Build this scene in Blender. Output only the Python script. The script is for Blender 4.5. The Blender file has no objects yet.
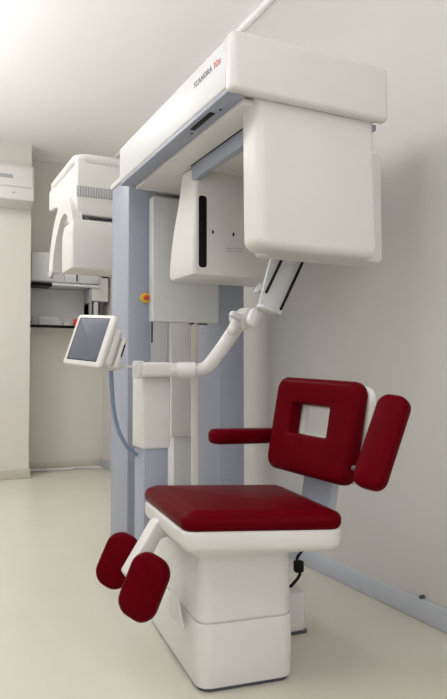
import bpy, bmesh, math, random
from mathutils import Vector, Matrix, Euler
S = bpy.context.scene
COL = S.collection
PI = math.pi
random.seed(7)

# ------------------------------------------------------------------ camera, light, exposure
F = 650.0; CH = 0.95; YAW = math.radians(26); PIT = math.atan(22.5 / 650)
cd = bpy.data.cameras.new('camera'); cam = bpy.data.objects.new('camera', cd); COL.objects.link(cam)
cam.location = (0, 0, CH); cam.rotation_euler = (PI / 2 + PIT, 0, -YAW)
cd.sensor_fit = 'HORIZONTAL'; cd.sensor_width = 36; cd.lens = 36 * F / 447
cd.clip_start = 0.05
S.camera = cam
S.view_settings.view_transform = 'Standard'
S.view_settings.look = 'None'
S.view_settings.gamma = 1
S.view_settings.use_curve_mapping = False
S.view_settings.exposure = 0.0
w = bpy.data.worlds.new('world'); S.world = w; w.use_nodes = True
w.node_tree.nodes['Background'].inputs[0].default_value = (0.9, 0.95, 1, 1)
w.node_tree.nodes['Background'].inputs[1].default_value = 0.6
S.cycles.max_bounces = 10
S.cycles.diffuse_bounces = 6

def area(name, loc, rot, sx, sy, power, col=(1, 1, 1)):
    l = bpy.data.lights.new(name, 'AREA'); l.shape = 'RECTANGLE'; l.size = sx; l.size_y = sy
    l.energy = power; l.color = col
    o = bpy.data.objects.new(name, l); o.location = loc; o.rotation_euler = rot; COL.objects.link(o)
    return o
HC = 3.02
Y0W = -1.57
ADDED_LAMPS = [(-0.15, 1.0, 7), (-0.25, 4.7, 20), (0.9, -0.6, 10)]  # unseen ceiling panels, added to set the room's brightness
for (lx, ly, p) in ADDED_LAMPS:
    area('added_ceiling_lamp_light', (lx, ly, HC - 0.045), (0, 0, 0), 0.56, 0.56, p, (1, 0.975, 0.95))
area('added_rear_daylight', (-.3, Y0W, 1.6), (PI / 2, 0, 0), 3.2, 1.5, 30, (0.98, 0.98, 1.0))  # added daylight from behind the camera, for front faces and right wall
area('added_left_daylight', (-2.46, 2.4, 1.7), (0, -PI / 2, 0), 1.5, 2.6, 3, (0.97, 0.98, 1.0))  # added soft daylight from an unseen window on the left
UPL = (-1.0, 3.35, 1.95)
area('added_uplight', (UPL[0], UPL[1], UPL[2] + .04), (PI, 0, 0), 0.18, 3.2, 85, (1, 0.99, 1))  # unseen lamp added to brighten the ceiling

# ------------------------------------------------------------------ pixel to point
def at(px, py, val, ax=1):
    fw = Vector((math.sin(YAW) * math.cos(PIT), math.cos(YAW) * math.cos(PIT), math.sin(PIT)))
    rt = Vector((math.cos(YAW), -math.sin(YAW), 0)); up = rt.cross(fw)
    r = fw + rt * (px - 223.5) / F - up * (py - 349.5) / F
    c = Vector((0, 0, CH))
    return c + r * ((val - c[ax]) / r[ax])

# ------------------------------------------------------------------ materials
def mat(name, col, rough=0.5, metal=0, noise=0.0, nscale=8, coat=0, emit=None, bump=0.0, bscale=200, alpha=1, spec=0.5):
    m = bpy.data.materials.new(name); m.use_nodes = True
    nt = m.node_tree; b = nt.nodes['Principled BSDF']
    b.inputs['Base Color'].default_value = (*col, 1)
    b.inputs['Roughness'].default_value = rough
    b.inputs['Metallic'].default_value = metal
    b.inputs['Specular IOR Level'].default_value = spec
    b.inputs['Coat Weight'].default_value = coat
    b.inputs['Alpha'].default_value = alpha
    tc = nt.nodes.new('ShaderNodeTexCoord')
    if noise:
        n = nt.nodes.new('ShaderNodeTexNoise'); n.inputs['Scale'].default_value = nscale; n.inputs['Detail'].default_value = 4
        nt.links.new(tc.outputs['Object'], n.inputs['Vector'])
        r = nt.nodes.new('ShaderNodeValToRGB')
        r.color_ramp.elements[0].position = 0.3; r.color_ramp.elements[1].position = 0.7
        r.color_ramp.elements[0].color = (*[c * (1 - noise) for c in col], 1)
        r.color_ramp.elements[1].color = (*[min(1, c * (1 + noise)) for c in col], 1)
        nt.links.new(n.outputs['Fac'], r.inputs['Fac']); nt.links.new(r.outputs['Color'], b.inputs['Base Color'])
    if bump:
        n = nt.nodes.new('ShaderNodeTexNoise'); n.inputs['Scale'].default_value = bscale
        nt.links.new(tc.outputs['Object'], n.inputs['Vector'])
        bp = nt.nodes.new('ShaderNodeBump'); bp.inputs['Strength'].default_value = bump; bp.inputs['Distance'].default_value = 0.002
        nt.links.new(n.outputs['Fac'], bp.inputs['Height']); nt.links.new(bp.outputs['Normal'], b.inputs['Normal'])
    if emit:
        b.inputs['Emission Color'].default_value = (*emit[0], 1); b.inputs['Emission Strength'].default_value = emit[1]
    return m
M = dict(
    wall=mat('wall_paint', (0.66, 0.635, 0.59), 0.75, noise=0.015, nscale=2, bump=0.08, bscale=90),
    wallr=mat('wall_paint_satin', (0.61, 0.595, 0.57), 0.5, noise=0.015, nscale=2, bump=0.05, bscale=60),
    ceil=mat('ceiling_paint', (0.92, 0.92, 0.915), 0.8, noise=0.01, nscale=2),
    floor=mat('vinyl_floor', (0.59, 0.57, 0.49), 0.32, noise=0.03, nscale=3, bump=0.03, bscale=30),
    base=mat('baseboard_grey', (0.49, 0.515, 0.57), 0.45, noise=0.02, nscale=6),
    upright=mat('shaded_blue_grey_paint', (0.36, 0.38, 0.44), 0.45, noise=0.02, nscale=6),  # shade on the back upright put into a darker blue-grey
    basew=mat('baseboard_beige', (0.56, 0.53, 0.46), 0.5, noise=0.02, nscale=6),
    white=mat('white_plastic', (0.655, 0.645, 0.625), 0.36, noise=0.01, nscale=3),
    silver=mat('pale_silver_panel', (0.64, 0.645, 0.66), 0.4, noise=0.01, nscale=3),
    blue=mat('blue_grey_metal', (0.31, 0.335, 0.41), 0.42, noise=0.02, nscale=5),
    grey=mat('light_grey_panel', (0.58, 0.585, 0.585), 0.5, noise=0.015, nscale=4),
    mgrey=mat('mid_grey_plastic', (0.36, 0.37, 0.39), 0.5, noise=0.02, nscale=9),
    dgrey=mat('dark_grey_plastic', (0.07, 0.075, 0.09), 0.5, noise=0.02, nscale=9),
    black=mat('black_plastic', (0.006, 0.006, 0.008), 0.4, noise=0.05, nscale=20, spec=0.15),
    red=mat('red_leather', (0.095, 0.0005, 0.004), 0.3, spec=0.02, noise=0.06, nscale=30, bump=0.1, bscale=350),
    screen=mat('screen_glass', (0.10, 0.115, 0.16), 0.3, noise=0.05, nscale=3),
    yellow=mat('yellow_plastic', (0.75, 0.50, 0.02), 0.4, noise=0.03, nscale=10),
    rbtn=mat('red_plastic', (0.6, 0.03, 0.015), 0.35, noise=0.03, nscale=10),
    cable=mat('blue_grey_rubber', (0.19, 0.26, 0.38), 0.5, noise=0.03, nscale=20),
    chrome=mat('brushed_steel', (0.7, 0.7, 0.7), 0.25, 1, noise=0.03, nscale=30),
    clear=mat('clear_acrylic', (0.82, 0.84, 0.84), 0.12, noise=0.02, nscale=10, alpha=0.35),
    ink=mat('dark_grey_print', (0.18, 0.18, 0.21), 0.5, noise=0.02),
    inkr=mat('red_print', (0.62, 0.16, 0.16), 0.5, noise=0.02),
    label=mat('grey_print', (0.42, 0.42, 0.43), 0.5, noise=0.02),
    lamp=mat('added_lamp_diffuser', (0.9, 0.9, 0.9), 0.5, noise=0.01, emit=((1, 0.96, 0.9), 3)),  # glowing face of the added ceiling panels
    pane=mat('window_glass', (0.9, 0.95, 1), 0.05, noise=0.01, alpha=0.2),
)

# ------------------------------------------------------------------ helpers
def wloc(o):
    v = Vector((0, 0, 0))
    while o: v += o.location; o = o.parent
    return v
def obj(name, bm, m, parent=None, loc=None, sharp=38):
    """World-space bmesh -> one mesh object; origin at its parent's origin, at loc, or at its base."""
    bmesh.ops.recalc_face_normals(bm, faces=bm.faces)
    o = bpy.data.objects.new(name, bpy.data.meshes.new(name))
    if parent is not None: off = wloc(parent)
    elif loc is not None: off = Vector(loc)
    else:
        xs = [v.co for v in bm.verts]
        off = Vector(((min(v.x for v in xs) + max(v.x for v in xs)) / 2, (min(v.y for v in xs) + max(v.y for v in xs)) / 2, min(v.z for v in xs)))
    bm.transform(Matrix.Translation(-off))
    bm.to_mesh(o.data); bm.free()
    if parent is None: o.location = off
    else: o.parent = parent
    for p in o.data.polygons: p.use_smooth = True
    o.data.set_sharp_from_angle(angle=math.radians(sharp))
    o.data.materials.append(m); COL.objects.link(o)
    return o
def thing(name, label, cat, loc=(0, 0, 0), group=None):
    o = bpy.data.objects.new(name, None); COL.objects.link(o); o.location = loc; o.empty_display_size = 0.1
    return tag(o, label, cat, group)
def tag(o, label, cat, group=None):
    o['label'] = label; o['category'] = cat
    if group: o['group'] = group
    return o
def struct(name, bm, m, parent=None):
    o = obj(name, bm, m, parent); o['kind'] = 'structure'; return o
def new(): return bmesh.new()
def box(a, b, bev=0.0, seg=3, bm=None, rot=None):
    bm = bm or new()
    t = new()
    bmesh.ops.create_cube(t, size=1)
    a = Vector(a); b = Vector(b); c = (a + b) / 2; d = b - a
    for v in t.verts: v.co = Vector((v.co.x * d.x, v.co.y * d.y, v.co.z * d.z))
    if bev: bmesh.ops.bevel(t, geom=t.edges[:], offset=bev, segments=seg, profile=0.5, affect='EDGES', clamp_overlap=True)
    mt = Matrix.Translation(c)
    if rot is not None: mt = mt @ rot.to_4x4()
    t.transform(mt)
    me = bpy.data.meshes.new('tmp'); t.to_mesh(me); t.free(); bm.from_mesh(me); bpy.data.meshes.remove(me)
    return bm
def ring(c, r, inset=0.0, n=6):
    """2D convex polygon (ccw) -> inset polygon with rounded corners, constant vertex count."""
    c = [Vector(p) for p in c]; k = len(c); rs = r if isinstance(r, (list, tuple)) else [r] * k
    ins = []
    for i in range(k):
        p0, p1, p2 = c[i - 1], c[i], c[(i + 1) % k]
        d1 = (p1 - p0).normalized(); d2 = (p2 - p1).normalized()
        n1 = Vector((-d1.y, d1.x)); n2 = Vector((-d2.y, d2.x))
        ins.append(p1 + (n1 + n2) * inset / (1 + n1.dot(n2)))
    out = []
    for i in range(k):
        p0, p1, p2 = ins[i - 1], ins[i], ins[(i + 1) % k]
        d1 = (p0 - p1).normalized(); d2 = (p2 - p1).normalized()
        rr = max(rs[i] - inset, 0.0015)
        ang = math.acos(max(-1, min(1, d1.dot(d2)))); tl = min(rr / math.tan(ang / 2), (p0 - p1).length * .48, (p2 - p1).length * .48)
        rr = tl * math.tan(ang / 2)
        cen = p1 + (d1 + d2).normalized() * (rr / math.sin(ang / 2))
        a0 = p1 + d1 * tl - cen; a1 = p1 + d2 * tl - cen
        t0 = math.atan2(a0.y, a0.x); t1 = math.atan2(a1.y, a1.x); dt = (t1 - t0 + PI) % (2 * PI) - PI
        for j in range(n + 1):
            t = t0 + dt * j / n
            out.append(cen + Vector((math.cos(t), math.sin(t))) * rr)
    return out
def loft(rings, bm=None, cap=True, closed=False):
    bm = bm or new()
    vs = [[bm.verts.new(p) for p in r] for r in rings]
    n = len(vs[0])
    pairs = list(zip(vs, vs[1:])) + ([(vs[-1], vs[0])] if closed else [])
    for a, b in pairs:
        for i in range(n):
            bm.faces.new((a[i], a[(i + 1) % n], b[(i + 1) % n], b[i]))
    if cap and not closed:
        bm.faces.new(vs[0][::-1]); bm.faces.new(vs[-1])
    return bm
def prof(t, e, m=4, crown=0.0, e0=None):
    """(inset, height) profile of a slab with rounded rims; crown domes the top."""
    e0 = e if e0 is None else e0
    p = []
    for k in range(m + 1):
        a = k / m * PI / 2; p.append((e0 * (1 - math.sin(a)), e0 * (1 - math.cos(a))))
    for k in range(m + 1):
        a = k / m * PI / 2; p.append((e * (1 - math.cos(a)), t - e + e * math.sin(a)))
    if crown:
        p += [(e * 1.3, t + crown * .4), (e * 1.7, t + crown * .75), (e * 2.2, t + crown)]
    return p
def slab(c, r, pr, O, U, V, N, n=6, bm=None, hole=None, hr=0.01):
    O = Vector(O); U = Vector(U); V = Vector(V); N = Vector(N)
    T = lambda q, h: O + U * q.x + V * q.y + N * h
    rings = [[T(q, h) for q in ring(c, r, i, n)] for i, h in pr]
    if hole:
        hp = [h for i, h in pr]; t = max(hp); e = 0.012
        for i, h in ((-e, t), (-e * .35, t - e * .25), (0, t - e), (0, e), (-e * .35, e * .25), (-e, 0)):
            rings.append([T(q, h) for q in ring(hole, hr, i, n)])
        return loft(rings, bm, closed=True)
    return loft(rings, bm)
def rect(w, h): return [(-w / 2, -h / 2), (w / 2, -h / 2), (w / 2, h / 2), (-w / 2, h / 2)]
def axes(yaw, tilt, roll=0):
    U = Vector((math.cos(yaw), -math.sin(yaw), 0)); N = Vector((-math.sin(yaw), -math.cos(yaw), 0))
    V = Vector((0, 0, 1)) * math.cos(tilt) - N * math.sin(tilt)
    return U * math.cos(roll) + V * math.sin(roll), V * math.cos(roll) - U * math.sin(roll), U.cross(V)
def smoothpath(pts, rad, sub=6):
    P = [Vector(p) for p in pts]; R = rad if isinstance(rad, (list, tuple)) else [rad] * len(P)
    out = []
    for i in range(len(P) - 1):
        p0 = P[max(i - 1, 0)]; p1 = P[i]; p2 = P[i + 1]; p3 = P[min(i + 2, len(P) - 1)]
        for k in range(sub):
            t = k / sub
            q = 0.5 * ((2 * p1) + (p2 - p0) * t + (2 * p0 - 5 * p1 + 4 * p2 - p3) * t * t + (3 * p1 - p0 - 3 * p2 + p3) * t ** 3)
            out.append((q, R[i] * (1 - t) + R[i + 1] * t))
    out.append((P[-1], R[-1]))
    return out
def tube(pts, rad, seg=12, bm=None, sub=6, smooth=True, rnd=False):
    P = smoothpath(pts, rad, sub) if smooth else [(Vector(p), (rad[i] if isinstance(rad, (list, tuple)) else rad)) for i, p in enumerate(pts)]
    if rnd:
        a, b = P[0], P[-1]; da = (P[0][0] - P[1][0]).normalized(); db = (P[-1][0] - P[-2][0]).normalized()
        pre = [(a[0] + da * a[1] * math.sin(t), max(a[1] * math.cos(t), 1e-4)) for t in (1.5, 1.1, .7, .35)]
        post = [(b[0] + db * b[1] * math.sin(t), max(b[1] * math.cos(t), 1e-4)) for t in (.35, .7, 1.1, 1.5)]
        P = pre + P + post
    rings = []; prev = None
    for i, (p, r) in enumerate(P):
        d = (P[min(i + 1, len(P) - 1)][0] - P[max(i - 1, 0)][0]).normalized()
        if prev is None: prev = d.orthogonal().normalized()
        prev = (prev - d * prev.dot(d)).normalized(); q = d.cross(prev)
        rings.append([p + (prev * math.cos(2 * PI * k / seg) + q * math.sin(2 * PI * k / seg)) * r for k in range(seg)])
    return loft(rings, bm)
def cyl(a, b, r, seg=24, bev=0.0, bm=None):
    a = Vector(a); b = Vector(b); d = (b - a).normalized()
    if bev: return tube([a, a + d * bev * .01 + d * 0, a + d * bev, b - d * bev, b], [max(r - bev, 1e-4), r - bev * .5, r, r, r - bev], seg, bm, smooth=False)
    return tube([a, b], r, seg, bm, smooth=False)
def prism(pts, vec, bev=0.0, seg=3):
    bm = new(); vs = [bm.verts.new(p) for p in pts]; f = bm.faces.new(vs)
    g = bmesh.ops.extrude_face_region(bm, geom=[f]); bmesh.ops.translate(bm, verts=[v for v in g['geom'] if isinstance(v, bmesh.types.BMVert)], vec=vec)
    if bev: bmesh.ops.bevel(bm, geom=bm.edges[:], offset=bev, segments=seg, profile=0.5, affect='EDGES', clamp_overlap=True)
    return bm
def plate(a, b, c, d, t, bev=0.0):
    a, b, c, d = map(Vector, (a, b, c, d)); n = (b - a).cross(d - a).normalized()
    return prism([a, b, c, d], n * t, bev)

# ------------------------------------------------------------------ the room
X0, X1, Y0, YP, YB = -2.5, 1.79, -1.6, 6.04, 6.45
struct('floor', box((X0 - .1, Y0 - .1, -.1), (X1 + .1, YB + .1, 0)), M['floor'])
struct('ceiling', box((X0 - .1, Y0 - .1, HC), (X1 + .1, YB + .1, HC + .1)), M['ceil'])
struct('wall_right', box((X1, Y0 - .1, 0), (X1 + .1, YB + .1, HC)), M['wallr'])
struct('wall_back', box((1.0, YB, 0), (X1, YB + .1, HC)), M['wall'])
struct('wall_partition', box((X0, YP, 0), (1.0, YB + .1, HC)), M['wall'])
wr_ = new()
for a, b in (((X0, Y0 - .1, 0), (X1, Y0, .8)), ((X0, Y0 - .1, 2.4), (X1, Y0, HC)), ((X0, Y0 - .1, .8), (-1.95, Y0, 2.4)), ((1.35, Y0 - .1, .8), (X1, Y0, 2.4))):
    box(a, b, bm=wr_)
struct('wall_rear', wr_, M['wall'])
wf = new()
for a, b in (((-1.95, .8), (1.35, .86)), ((-1.95, 2.34), (1.35, 2.4)), ((-1.95, .86), (-1.89, 2.34)), ((1.29, .86), (1.35, 2.34)), ((-.33, .86), (-.27, 2.34))):
    box((a[0], Y0 - .08, a[1]), (b[0], Y0 - .02, b[1]), bm=wf)
win2 = struct('added_window_2', wf, M['white'])  # unseen rear window, added for its light
obj('added_window_pane', box((-1.92, Y0 - .06, .83), (1.32, Y0 - .055, 2.37)), M['pane'], win2)
wl = new()
for a, b in (((X0 - .1, Y0 - .1, 0), (X0, YB + .1, .9)), ((X0 - .1, Y0 - .1, 2.5), (X0, YB + .1, HC)),
             ((X0 - .1, Y0 - .1, .9), (X0, 1.0, 2.5)), ((X0 - .1, 3.8, .9), (X0, YB + .1, 2.5))):
    box(a, b, bm=wl)
struct('wall_left', wl, M['wall'])
wf = new()
for a, b in (((X0 - .08, 1.0, .9), (X0 - .02, 1.06, 2.5)), ((X0 - .08, 3.74, .9), (X0 - .02, 3.8, 2.5)), ((X0 - .08, 2.37, .9), (X0 - .02, 2.43, 2.5)),
             ((X0 - .08, 1.0, .9), (X0 - .02, 3.8, .96)), ((X0 - .08, 1.0, 2.44), (X0 - .02, 3.8, 2.5))):
    box(a, b, bm=wf)
win = struct('added_window_1', wf, M['white'])  # unseen left window, added for its light
obj('added_window_pane', box((X0 - .06, 1.03, .93), (X0 - .055, 3.77, 2.47)), M['pane'], win)
# baseboards
def bboard(name, a, b, m):
    return struct(name, box(a, b, .006, 2), m)
bboard('baseboard_right', (X1 - .016, Y0, 0), (X1, YB, .085), M['base'])
bboard('baseboard_back', (1.0, YB - .014, 0), (X1 - .016, YB, .085), M['basew'])
bboard('baseboard_partition', (X0, YP - .014, 0), (1.014, YP, .085), M['basew'])
bboard('baseboard_partition_end', (1.0, YP, 0), (1.014, YB - .014, .085), M['basew'])
struct('trim_1', box((X1 - .035, Y0, HC - .035), (X1, YB, HC), .008, 2), M['ceil'])

for (lx, ly, p) in ADDED_LAMPS:
    t = thing('added_ceiling_lamp', 'added square ceiling lamp panel ' + ('above the camera' if ly < 0 else 'in front of the scanner' if ly < 3 else 'farther back, left of the scanner'), 'lamp', (lx, ly, HC - .03), 'added ceiling lamp panels')  # added panel, outside the view
    b = new()
    for a, c in (((-.3, -.3), (.3, -.28)), ((-.3, .28), (.3, .3)), ((-.3, -.28), (-.28, .28)), ((.28, -.28), (.3, .28))):
        box((lx + a[0], ly + a[1], HC - .03), (lx + c[0], ly + c[1], HC), bm=b)
    obj('frame', b, M['white'], t)
    obj('diffuser', box((lx - .28, ly - .28, HC - .02), (lx + .28, ly + .28, HC - .012)), M['lamp'], t)

t = thing('added_suspended_lamp', 'added long white suspended lamp, out of view, shining up at the ceiling on the left', 'lamp', (UPL[0], UPL[1], UPL[2]))  # fixture added to carry the uplight, outside the view
obj('housing', box((UPL[0] - .1, UPL[1] - 1.65, UPL[2] - .03), (UPL[0] + .1, UPL[1] + 1.65, UPL[2] + .02), .01, 2), M['white'], t)
for dy in (-1.5, 1.5):
    obj('hanger', cyl((UPL[0], UPL[1] + dy, UPL[2] + .02), (UPL[0], UPL[1] + dy, HC), .004, 8), M['chrome'], t)

# ------------------------------------------------------------------ the scanner
sc = thing('dental_scanner', 'large white and blue-grey dental x-ray scanner standing behind the red chair', 'x-ray scanner', (1.0, 3.0, 0))
colL = obj('column', box((.953, 3.0, 0), (1.069, 3.28, 1.9), .006, 2), M['blue'], sc)
# slim seam down the column's corner side
obj('column', box((1.443, 3.0, 0), (1.583, 3.28, 1.86), .006, 2), M['blue'], sc)
# emergency stop on the left column
es = at(145, 298, 3.0)
e1 = obj('emergency_stop', cyl(es, es + Vector((0, -.012, 0)), .024, 28, .002), M['yellow'], sc)
obj('stop_button', cyl(es + Vector((0, -.012, 0)), es + Vector((0, -.034, 0)), .012, 20, .003), M['rbtn'], e1)
# beam
beam = obj('beam', box((.884, 1.79, 1.835), (1.10, 2.93, 1.999), .012, 3), M['silver'], sc)
obj('beam_cover', slab([(.883, 1.75), (1.497, 1.75), (1.497, 1.795), (.883, 1.795)], [.03, .03, .004, .004], prof(.190, .018, 5), (0, 0, 1.819), (1, 0, 0), (0, 1, 0), (0, 0, 1)), M['white'], sc)
obj('beam_underside', box((.886, 1.79, 1.822), (.955, 2.92, 1.836), .002, 2), M['blue'], beam)
obj('underside_cover', box((.955, 1.82, 1.808), (1.44, 2.9, 1.83), .004, 2), M['white'], beam)
obj('beam_frame', box((1.09, 1.78, 1.832), (1.484, 3.28, 1.985), .01, 3), M['white'], sc)
obj('beam_edge', box((1.40, 1.80, 1.800), (1.478, 2.1, 1.822), .003, 2), M['blue'], sc)
obj('column_cap', box((.945, 2.995, 1.9), (1.59, 3.285, 1.925), .003, 2), M['white'], sc)
ds = obj('display_slot', box((.902, 1.955, 1.8185), (.922, 2.125, 1.8225), .001, 1), M['black'], beam)
for yy in (1.92, 2.16):
    obj('indicator', cyl((.925, yy, 1.8225), (.925, yy, 1.8185), .004, 12), M['black'], beam)
def text(s, size, m, parent, O, U, V, name):
    c = bpy.data.curves.new('t', 'FONT'); c.body = s; c.size = size; c.extrude = .0006; c.offset = .0003; c.space_character = 1.12
    o = bpy.data.objects.new('t', c); COL.objects.link(o)
    dg = bpy.context.evaluated_depsgraph_get(); me = bpy.data.meshes.new_from_object(o.evaluated_get(dg))
    bm = new(); bm.from_mesh(me); bpy.data.objects.remove(o); bpy.data.curves.remove(c); bpy.data.meshes.remove(me)
    U = Vector(U); V = Vector(V); N = U.cross(V); wd = max(v.co.x for v in bm.verts)
    for v in bm.verts: v.co = Vector(O) + U * v.co.x + V * v.co.y + N * v.co.z
    obj(name, bm, m, parent); return wd
wd = text('SCANORA', .029, M['ink'], beam, (.8832, 2.045, 1.934), (0, -1, 0), (0, 0, 1), 'lettering')
text('3Dx', .029, M['inkr'], beam, (.8832, 2.045 - wd - .012, 1.934), (0, -1, 0), (0, 0, 1), 'red_lettering')
# rotating arm and its heads
ra = obj('rotating_arm', box((1.055, 1.93, 1.748), (1.085, 2.47, 1.812), .004, 2), M['blue'], sc)
obj('arm_flange', box((1.38, 1.93, 1.748), (1.41, 2.47, 1.812), .004, 2), M['blue'], ra)
obj('arm_cover', box((1.085, 1.93, 1.79), (1.38, 2.47, 1.806), .003, 2), M['white'], ra)
obj('arm_seam', box((1.05, 1.93, 1.806), (1.41, 2.47, 1.8095), .001, 1), M['black'], sc)
th = slab([(.992, -1.862), (1.462, -1.862), (1.484, -1.345), (.998, -1.345)], .04, prof(.12, .028, 5), (0, 1.79, 0), (1, 0, 0), (0, 0, -1), (0, 1, 0))
tube_head = obj('tube_head', th, M['white'], sc)
obj('tube_head_back', slab([(1.12, 1.36), (1.612, 1.36), (1.612, 1.775), (1.12, 1.775)], .02, prof(.12, .012, 4), (0, 1.93, 0), (1, 0, 0), (0, 0, 1), (0, 1, 0))
    , M['white'], sc)
obj('tube_head_gasket', box((1.02, 1.905, 1.37), (1.44, 1.935, 1.80), .01, 2), M['grey'], sc)
# sensor head: tapering side, front face towards the tube head
P = lambda x, y, z: Vector((x, y, z))
n_ = 5
rings = []
for (xl, yb, z, ins) in ((.0, .25, 1.350, .02), (.0, .25, 1.357, .006), (.0, .25, 1.377, 0), (.0, .24, 1.45, 0), (.005, .215, 1.56, 0), (.01, .17, 1.68, 0), (.012, .13, 1.80, 0), (.015, .13, 1.806, .01)):
    rings.append([P(q.x, q.y, z) for q in ring([(1.055 + xl, 2.45), (1.50 - xl, 2.45), (1.50 - xl - .02, 2.45 + yb), (1.043 + xl, 2.45 + yb)], .018, ins, n_)])
sh = obj('sensor_head', loft(rings), M['white'], sc)
obj('sensor_window', slab(rect(.038, .302), .014, prof(.006, .002, 2), (1.099, 2.455, 1.534), (1, 0, 0), (0, 0, 1), (0, -1, 0)), M['black'], sh)
for px, py in ((213, 232), (233.5, 234.5)):
    c = at(px, py, 2.449); obj('alignment_port', slab(rect(.008, .016), .0035, prof(.003, .001, 2), c + Vector((0, .002, 0)), (1, 0, 0), (0, 0, 1), (0, -1, 0)), M['black'], sh)
b = new()
for row, zz in ((0, 0), (1, -.011)):
    for k in range(2):
        c = at(229.5 + 9 * k, 248.5, 2.449)
        for j in range(4):
            box((c.x - .016 + j * .009, 2.4485, c.z + zz - .003), (c.x - .009 + j * .009, 2.4505, c.z + zz + .002), bm=b)
obj('printed_note', b, M['label'], sh)
# carriage panel between the columns
pn = obj('carriage_panel', box((1.055, 2.94, 1.192), (1.408, 3.0, 1.80), .008, 3), M['grey'], sc)
for px in (191, 199, 204):
    c = at(px, 324, 2.97); obj('panel_clip', box((c.x - .008, 2.945, 1.186), (c.x + .008, 2.98, 1.192)), M['black'], pn)
obj('rear_crossbar', box((1.065, 3.02, 1.70), (1.443, 3.2, 1.86), .006, 2), M['grey'], sc)

obj('panel_cable', box((1.056, 2.95, 1.09), (1.062, 2.96, 1.192), .002, 1), M['black'], pn)  # black cable hanging below the carriage panel
# arm post: white carriage box on a blue-grey post
obj('post', box((.868, 2.51, 0), (.972, 2.635, .66), .005, 2), M['blue'], sc)
pb = obj('post_head', box((.860, 2.5, .638), (.978, 2.645, .99), .009, 3), M['white'], sc)
# chin-rest arm
arm = obj('support_arm', tube([(.86, 2.47, .965), (.96, 2.45, .958), (1.05, 2.43, .957), (1.10, 2.42, .968), (1.135, 2.40, 1.01), (1.19, 2.37, 1.10), (1.225, 2.34, 1.165)],
                        [.022, .024, .026, .028, .029, .029, .028], 20, rnd=True), M['white'], sc)
obj('arm_sleeve', slab([(.835, 2.43), (.99, 2.43), (1.045, 2.435), (1.045, 2.50), (.835, 2.51)], .012, prof(.056, .014, 4), (0, 0, .93), (1, 0, 0), (0, 1, 0), (0, 0, 1)), M['white'], arm)
obj('arm_collar', cyl((.985, 2.45, .957), (1.06, 2.427, .957), .034, 24, .006), M['white'], arm)
obj('arm_bracket', box((.822, 2.46, .925), (.85, 2.53, .995), .006, 3), M['silver'], arm)
k1 = at(243, 319, 2.30)
kn = obj('arm_joint', slab(rect(.085, .075), .02, prof(.085, .016, 4, crown=.003), k1 + Vector((-.006, .03, -.002)), Vector((.85, 0, .53)).normalized(), Vector((-.53, 0, .85)).normalized(), (0, -1, 0)), M['white'], sc)
c2 = at(251, 318, 2.24)
obj('joint_cap', slab(rect(.048, .08), .022, prof(.04, .012, 4, crown=.004), c2, Vector((.85, 0, -.4)).normalized(), Vector((.4, 0, .85)).normalized(), (0, -1, 0)), M['white'], kn)
c3 = at(234, 316, 2.24)
obj('locking_knob', slab(rect(.05, .026), .01, prof(.03, .008, 3), c3, Vector((.85, 0, -.35)).normalized(), Vector((.35, 0, .85)).normalized(), (0, -1, 0)), M['grey'], kn)
c4 = at(233, 328, 2.26)
obj('joint_hub', tube([c4 + Vector((-.005, 0, -.01)), c4 + Vector((.012, 0, .02))], .02, 18, smooth=False, rnd=True), M['white'], kn)
# head support plate with two black slots
HY = 2.2
hp = [at(*p, HY) for p in ((273, 250), (308, 252), (281, 315), (259, 304))]
hpl = obj('head_support', plate(*hp, .012, .003), M['silver'], sc)
for a, b in (((284, 255), (266.5, 292)), ((305, 257), (281, 309))):
    p, q = at(*a, HY - .016), at(*b, HY - .016)
    obj('support_slot', tube([p, q], (.0058), 10, smooth=False, rnd=True), M['black'], hpl)
c5 = at(266, 309, 2.16)
ch = obj('chin_rest', slab(rect(.085, .05), .022, prof(.016, .006, 3), c5 + Vector((0, 0, -.008)), Vector((.95, 0, -.3)).normalized(), (0, 1, 0), Vector((.3, 0, .95)).normalized()), M['silver'], sc)
c6 = at(259, 289, 2.28)
obj('chin_cup', slab(rect(.045, .05), .02, prof(.012, .005, 3), c6, Vector((.5, 0, .8)).normalized(), (0, 1, 0), Vector((-.8, 0, .5)).normalized()), M['clear'], ch)
obj('support_stem', tube([at(259, 291, 2.25), at(263, 297, 2.25), at(260, 303, 2.25)], .004, 8), M['chrome'], ch)
# control monitor on a thin arm
U, V, N = axes(1.2, .317, -.08); mc = Vector((.622, 2.446, 1.072))
U = U.normalized(); N = U.cross(V).normalized()
mo = obj('monitor', slab(rect(.245, .205), .014, prof(.022, .007, 3), mc - N * .02, U, V, N), M['white'], sc)
obj('screen', slab(rect(.190, .166), .003, prof(.002, .0008, 2), mc + N * .0015 + V * .003, U, V, N), M['screen'], mo)
obj('screen_bezel', slab(rect(.198, .172), .004, prof(.0015, .0005, 2), mc + N * .001 + V * .003 - U * .003, U, V, N), M['black'], mo)
obj('monitor_back', slab(rect(.15, .15), .014, prof(.035, .012, 3), mc - N * .058 + U * .045 - V * .01, U, V, N), M['white'], mo)
obj('card_reader', slab(rect(.05, .12), .01, prof(.02, .006, 3), mc - N * .085 + U * .10 - V * .02, U, V, N), M['white'], mo)
obj('card_slot', slab(rect(.006, .05), .002, prof(.002, .0008, 2), mc - N * .076 + U * .126 - V * .01, V.cross(U), V, U), M['black'], mo)
ml = at(112, 367, 2.48)
obj('monitor_swivel', tube([at(101, 366, 2.47), at(112, 366.5, 2.47), at(120, 366.5, 2.47)], [.016, .017, .012], 16, rnd=True), M['white'], sc)
obj('monitor_stem', tube([mc - N * .05 + U * .04 - V * .05, ml], .010, 12, smooth=False), M['chrome'], sc)
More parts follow.
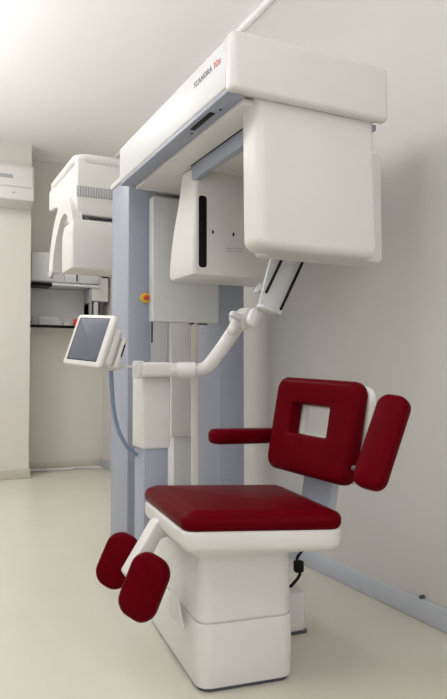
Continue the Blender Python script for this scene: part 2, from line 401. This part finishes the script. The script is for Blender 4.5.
obj('monitor_arm', tube([at(118, 366, 2.48), at(136, 366.5, 2.50)], .0045, 10, smooth=False), M['white'], sc)
obj('cable', tube([at(111, 371, 2.48), at(112, 390, 2.50), at(114, 412, 2.52), at(119, 432, 2.55), at(126, 445, 2.57), at(134, 453, 2.60), at(143, 458, 2.64)], .0085, 12), M['cable'], sc)

# ------------------------------------------------------------------ the patient chair
pc = thing('patient_chair', 'white patient chair with red leather seat, backrest, arm pads and calf pads', 'chair', (.95, 2.0, 0))
pd = [(.785, 1.775), (1.095, 1.735), (1.16, 2.36), (.85, 2.40)]
def pr3(c, r, seq, n=6):
    return loft([[Vector((q.x, q.y, z)) for q in ring(c, r, i, n)] for i, z in seq])
obj('pedestal', pr3(pd, .045, [(.01, .012), (.002, .014), (0, .024), (-.001, .195), (.001, .200), (.008, .201), (.008, .206), (.003, .207), (.004, .212), (.008, .47)]), M['white'], pc)
obj('pedestal_foot', pr3(pd, .045, [(.012, 0), (.012, .014)]), M['dgrey'], pc)
so = [(.700, 1.69), (1.135, 1.515), (1.215, 2.01), (.755, 2.215)]
st = lambda i, z, r=.045: [Vector((q.x, q.y, z)) for q in ring(so, r, i, 6)]
pt = lambda i, z: [Vector((q.x, q.y, z)) for q in ring([(.79, 1.755), (1.09, 1.72), (1.15, 2.2), (.84, 2.2)], .045, i, 6)]
obj('seat_tray', loft([pt(0, .395), pt(-.006, .405), st(.022, .442), st(.008, .450), st(.002, .462), st(.002, .496), st(.008, .502)]), M['white'], pc)
obj('seat', loft([st(.010, .498)] + [st(i, z + .498) for i, z in prof(.05, .022, 5, crown=.008)]), M['red'], pc)
# backrest
bc = Vector((1.205, 1.804, .768)); U, V, N = axes(1.454, .168, -.036)
hole = [(-.105, -.028), (.085, -.028), (.085, .072), (-.105, .072)]
bc = bc - U * .014
bk = obj('backrest', slab(rect(.418, .325), .045, [p for p in prof(.055, .022, 5)], bc - N * .05, U, V, N, hole=hole, hr=.008), M['red'], pc)
obj('backrest_shell', slab(rect(.425, .31), .045, prof(.03, .012, 3), bc - N * .079, U, V, N, hole=[(-.1, -.024), (.08, -.024), (.08, .068), (-.1, .068)], hr=.008), M['white'], bk)
# upright behind the backrest
ub = bc - N * .105
obj('back_upright', slab(rect(.155, .28), .02, prof(.03, .008, 3), ub - V * .20 - U * .006, U, V, N), M['upright'], pc)
obj('seat_bracket', box((1.14, 1.82, .40), (1.30, 1.95, .435), .008, 3), M['blue'], pc)
# far armrest lowered
def bar(outline, r, pr, O, U, V, N, name, m, par): return obj(name, slab(outline, r, pr, O, U, V, N), m, par)
bar([(-.30, -.045), (0, -.045), (0, .045), (-.30, .045)], .042, prof(.054, .02, 5), (1.275, 2.13, .684), (1, .06, -.03), (-.06, 1, 0), (.03, 0, 1), 'armrest', M['red'], pc)
obj('armrest_hinge', cyl((1.25, 2.02, .70), (1.25, 2.13, .70), .018, 16, .003), M['dgrey'], pc)
# near armrest folded up
a4 = [at(*p, 1.49) for p in ((379, 393), (412, 397), (384, 484), (355, 478))]
Un = (a4[1] - a4[0]); Vn = ((a4[0] + a4[1]) - (a4[3] + a4[2])) / 2
cn = sum(a4, Vector()) / 4; hh = Vn.length; Vn.normalize(); Nn = Vector((-.35, -.94, 0)); Un = Vn.cross(Nn).normalized() ; Nn = Un.cross(Vn).normalized()
U, V, N = axes(1.18, .43, -.125); N = U.cross(V).normalized()
obj('folded_armrest', slab(rect(.10, .285), .036, prof(.05, .018, 5, crown=.003), Vector((1.208, 1.470, .759)) - N * .045, U, V, N), M['red'], pc)
hn = at(357, 470, 1.56)
obj('armrest_hinge', tube([hn + Vector((.012, .03, -.0)), hn + Vector((.02, .0, .0))], .009, 14, smooth=False, rnd=True), M['dgrey'], pc)
# calf pads on a cranked white arm
for nm, (q) in (('calf_pad', [0.635, 1.858, 0.31, 0.863, 0.077, -0.37, 0.128, 0.20]), ('calf_pad', [0.63, 2.103, 0.326, 0.749, 0.104, -0.387, 0.118, 0.185])):
    U, V, N = axes(*q[3:6]); N = U.cross(V).normalized()
    c = Vector(q[:3])
    obj(nm, slab(rect(q[6], q[7]), .05, prof(.055, .022, 5, crown=.006), c - N * .045, U, V, N), M['red'], pc)
br = [at(*p, 1.96) for p in ((126, 575), (134, 587), (149.5, 563), (160.5, 540), (168, 537), (178, 544), (190, 547), (190, 532), (178, 527), (170, 522), (162, 519.5), (156, 523))]
obj('leg_bracket', prism(br, (0, .06, 0), .006, 3), M['white'], pc)
br4 = [at(*p, .774, 0) for p in ((170, 590), (175, 589), (182, 629), (169, 615))]
obj('side_plate', prism(br4, (.008, 0, 0), .002, 2), M['white'], pc)
obj('cross_tube', cyl((.66, 1.86, .30), (.665, 2.12, .31), .016, 16, .003), M['white'], pc)

# ------------------------------------------------------------------ floor unit behind the chair
fu = thing('floor_unit', 'small white floor unit with black cable behind the chair pedestal', 'equipment box', (1.29, 2.13, 0))
obj('body', slab([(1.17, 2.04), (1.33, 2.03), (1.345, 2.26), (1.18, 2.27)], .02, prof(.14, .01, 3), (0, 0, .006), (1, 0, 0), (0, 1, 0), (0, 0, 1)), M['white'], fu)
obj('foot', slab([(1.165, 2.035), (1.335, 2.025), (1.35, 2.265), (1.175, 2.275)], .02, prof(.008, .002, 2), (0, 0, 0), (1, 0, 0), (0, 1, 0), (0, 0, 1)), M['dgrey'], fu)
obj('cable', tube([(1.30, 2.10, .146), (1.345, 2.10, .19), (1.325, 2.09, .25), (1.36, 2.09, .30), (1.33, 2.09, .37), (1.26, 2.10, .41)], .006, 8), M['black'], fu)
obj('cable_plug', box((1.315, 2.075, .20), (1.35, 2.105, .245), .008, 2), M['black'], fu)

# ------------------------------------------------------------------ panoramic unit further back
ps = thing('panoramic_scanner', 'older white panoramic x-ray unit with vent grille and curved arch, behind the blue-grey column', 'x-ray scanner', (1.6, 4.0, 0))
PY = 3.95
ft = prism([(.925, PY, 2.275), (.925, PY, 1.915), (.925, PY + .35, 1.915), (.925, PY + .62, 2.10), (.90, PY + .75, 2.10), (.90, PY + .75, 2.24), (.925, PY + .6, 2.275)], (.68, 0, 0), .012, 3)
hd = obj('head', ft, M['white'], ps)
obj('hood', slab([(.905, PY - .01), (1.6, PY - .01), (1.6, PY + .75), (.905, PY + .75)], [.10, .02, .02, .05], prof(.07, .03, 4), (0, 0, 2.235), (1, 0, 0), (0, 1, 0), (0, 0, 1)), M['white'], ps)
v0, v1 = at(75, 185, PY), at(75, 195.5, PY)
vg = obj('vent_grille', box((.925, PY - .004, v1.z), (1.30, PY + .02, v0.z), .002, 2), M['mgrey'], hd)
b = new()
for k in range(22): box((.935 + k * .0165, PY - .009, v1.z + .004), (.941 + k * .0165, PY - .003, v0.z - .004), bm=b)
obj('vent_slat', b, M['grey'], vg)
obj('seam', box((.935, PY - .008, 1.880), (1.59, PY + .3, 1.893), .002, 1), M['dgrey'], hd)
lo = obj('lower_head', slab([(.885, PY - .04), (1.6, PY - .04), (1.6, PY + .24), (.885, PY + .24)], .02, [(.012, 1.578), (.003, 1.583), (0, 1.598), (0, 1.80), (.012, 1.875), (.02, 1.883)], (0, 0, 0), (1, 0, 0), (0, 1, 0), (0, 0, 1)), M['white'], ps)
# arch on the left flank, a curved band with thickness
inn = [(-.03, 1.62), (-.03, 1.80), (.03, 1.93), (.16, 2.03), (.32, 2.02), (.48, 1.93), (.58, 1.80), (.62, 1.64)]
outr = [(-.04, 1.62), (-.06, 1.86), (.0, 2.03), (.14, 2.12), (.33, 2.12), (.53, 2.02), (.66, 1.85), (.70, 1.64)]
b = new(); rings = []
inn = [(.05, 1.60), (.05, 1.74), (.08, 1.86), (.17, 1.955), (.30, 1.955), (.44, 1.87), (.54, 1.75), (.58, 1.64)]
outr = [(-.03, 1.60), (-.03, 1.80), (.0, 1.94), (.12, 2.05), (.32, 2.06), (.52, 1.97), (.66, 1.80), (.70, 1.64)]
def dens(l):
    o = smoothpath([(0, a, c) for a, c in l], 1, 4); return [(q.y, q.z) for q, _ in o]
inn, outr = dens(inn), dens(outr)
for (iy, iz), (oy, oz) in zip(inn, outr):
    rings.append([Vector((.895, PY + iy, iz)), Vector((.895, PY + oy, oz)), Vector((.955, PY + oy, oz)), Vector((.955, PY + iy, iz))])
loft(rings, b)
obj('arch', b, M['white'], ps)
obj('arch_inner_panel', box((.98, PY + .03, 1.62), (1.01, PY + .5, 1.95), .004, 2), M['mgrey'], ps)
obj('arch_foot', cyl((.895, PY + .64, 1.60), (.895, PY + .64, 1.645), .022, 16, .004), M['chrome'], ps)
mc_ = obj('column', box((1.55, PY, .53), (1.69, PY + .14, 1.96), .008, 2), M['white'], ps)
obj('column_base', box((1.575, PY + .02, .02), (1.70, PY + .12, .53), .006, 2), M['grey'], ps)
obj('floor_plate', box((1.45, PY - .15, 0), (1.76, PY + .3, .02), .005, 2), M['grey'], ps)
obj('brace', prism([at(158, 325, PY + .1), at(163, 325, PY + .1), at(176, 356, PY + .1), at(176, 362, PY + .1), at(170, 362, PY + .1)], (0, .03, 0), .003), M['grey'], ps)
obj('carriage', box((1.30, PY + .05, 1.0), (1.55, PY + .13, 1.95), .01, 3), M['silver'], ps)

# ------------------------------------------------------------------ the recess at the back
CY = 6.18
wc = thing('wall_cabinet', 'pale grey two-door cabinet hung high in the back recess', 'cabinet', (1.35, YB, 1.78))
a = at(31, 250, CY); b2 = at(100, 285, CY)
obj('body', box((1.03, CY + .02, 1.79), (1.67, YB - .002, 2.07), .004, 2), M['grey'], wc)
obj('door', box((1.03, CY, 1.80), (1.33, CY + .018, 2.07), .004, 2), M['grey'], wc)
obj('door', box((1.336, CY, 1.80), (1.665, CY + .018, 2.07), .004, 2), M['silver'], wc)
obj('bottom_rail', box((1.03, CY - .01, 1.755), (1.22, CY + .2, 1.785), .003, 1), M['black'], wc)
obj('bottom_rail', box((1.22, CY - .005, 1.765), (1.67, YB - .01, 1.788), .003, 1), M['silver'], wc)
c = at(77, 277, CY - .005)
obj('handle', box((c.x - .005, CY - .014, c.z - .045), (c.x + .005, CY + .002, c.z + .045), .002, 1), M['black'], wc)
nb = thing('wall_niche', 'open wall niche with black-edged shelf below the grey cabinet', 'shelf', (1.3, YB, 1.36))
obj('back_panel', box((1.02, YB - .02, 1.39), (1.62, YB - .002, 1.76)), M['grey'], nb)
obj('side_panel', box((1.585, 6.2, 1.36), (1.605, YB - .02, 1.76), .002, 1), M['mgrey'], nb)
obj('shelf', box((1.02, 6.2, 1.373), (1.60, YB - .02, 1.385), .002, 1), M['silver'], nb)
obj('shelf_edge', box((1.02, 6.19, 1.365), (1.60, 6.202, 1.392), .002, 1), M['black'], nb)
ZS = 1.385
c = at(77, 322, 6.25)
tag(obj('box', box((c.x - .035, 6.22, ZS), (c.x + .035, 6.28, ZS + .075), .003, 2), M['rbtn']), 'small bright red box on the black-edged shelf', 'box')
bt = tag(obj('bottle', tube([(1.06, 6.28, ZS), (1.06, 6.28, ZS + .045), (1.06, 6.28, ZS + .06), (1.06, 6.28, ZS + .085)], [.017, .017, .008, .008], 12, smooth=False), M['mgrey']), 'tiny grey bottle at the left end of the shelf', 'bottle')
tr = thing('acrylic_organiser', 'clear acrylic organiser rack standing on the shelf', 'rack', (1.2, 6.3, ZS))
obj('tray', box((1.12, 6.24, ZS), (1.32, 6.36, ZS + .05), .004, 2), M['clear'], tr)
obj('top_rack', box((1.13, 6.30, ZS + .05), (1.31, 6.36, ZS + .095), .004, 2), M['clear'], tr)
tag(obj('paper_pack', box((1.355, 6.27, ZS), (1.415, 6.33, ZS + .04), .003, 2), M['basew']), 'small cream pack between the clear rack and the red box', 'pack')
wb = thing('dispenser', 'white wall box hanging above the monitor, right of the shelf', 'dispenser', (1.70, 6.2, 1.60))
a = at(91, 278, 6.2)
obj('body', box((1.60, 6.2, 1.64), (1.77, YB - .002, 1.88), .006, 2), M['white'], wb)
obj('top_slot', box((1.70, 6.195, 1.868), (1.77, 6.3, 1.888), .002, 1), M['black'], wb)
wr = thing('bottle_holder', 'dark blue holder with a white cartridge under the white wall box', 'holder', (1.66, 6.24, 1.45))
obj('holder', box((1.585, 6.24, 1.50), (1.70, YB - .002, 1.625), .003, 2), M['dgrey'], wr)
obj('cartridge', box((1.63, 6.225, 1.48), (1.675, 6.25, 1.635), .006, 2), M['silver'], wr)
# cable on the floor of the recess
tag(obj('floor_cable', tube([(1.06, 6.40, .012), (1.25, 6.38, .012), (1.45, 6.34, .012), (1.50, 6.40, .012), (1.75, 6.30, .012)], .012, 8), M['silver']), 'thin white cable lying along the far baseboard', 'cable')

# ------------------------------------------------------------------ air conditioner
ac = thing('air_conditioner', 'white split air conditioner high on the left partition wall', 'air conditioner', (.6, YP, 2.38))
obj('body', slab([(YP - .21, 2.45), (YP - .002, 2.415), (YP - .002, 2.77), (YP - .17, 2.77), (YP - .21, 2.73)], .012, prof(.80, .012, 3), (.19, 0, 0), (0, 1, 0), (0, 0, 1), (1, 0, 0)), M['white'], ac)
obj('front_panel', box((.21, YP - .222, 2.56), (.975, YP - .20, 2.71), .008, 3), M['white'], ac)
c = at(0, 187, YP - .225)
obj('display_strip', box((.55, YP - .226, 2.63), (.805, YP - .20, 2.662), .003, 2), M['mgrey'], ac)
obj('air_flap', box((.23, YP - .20, 2.455), (.96, YP - .19, 2.462), .002, 1), M['mgrey'], ac)
obj('logo', box((.80, YP - .224, 2.505), (.83, YP - .205, 2.52), .002, 1), M['grey'], ac)

# small stopper on the right baseboard
c = at(420.8, 607, X1 - .016, 0)
tag(obj('cable_clip', cyl((X1, c.y, .093), (X1 - .02, c.y, .093), .007, 14, .001), M['dgrey']), 'tiny dark clip on the right wall just above the baseboard', 'clip')
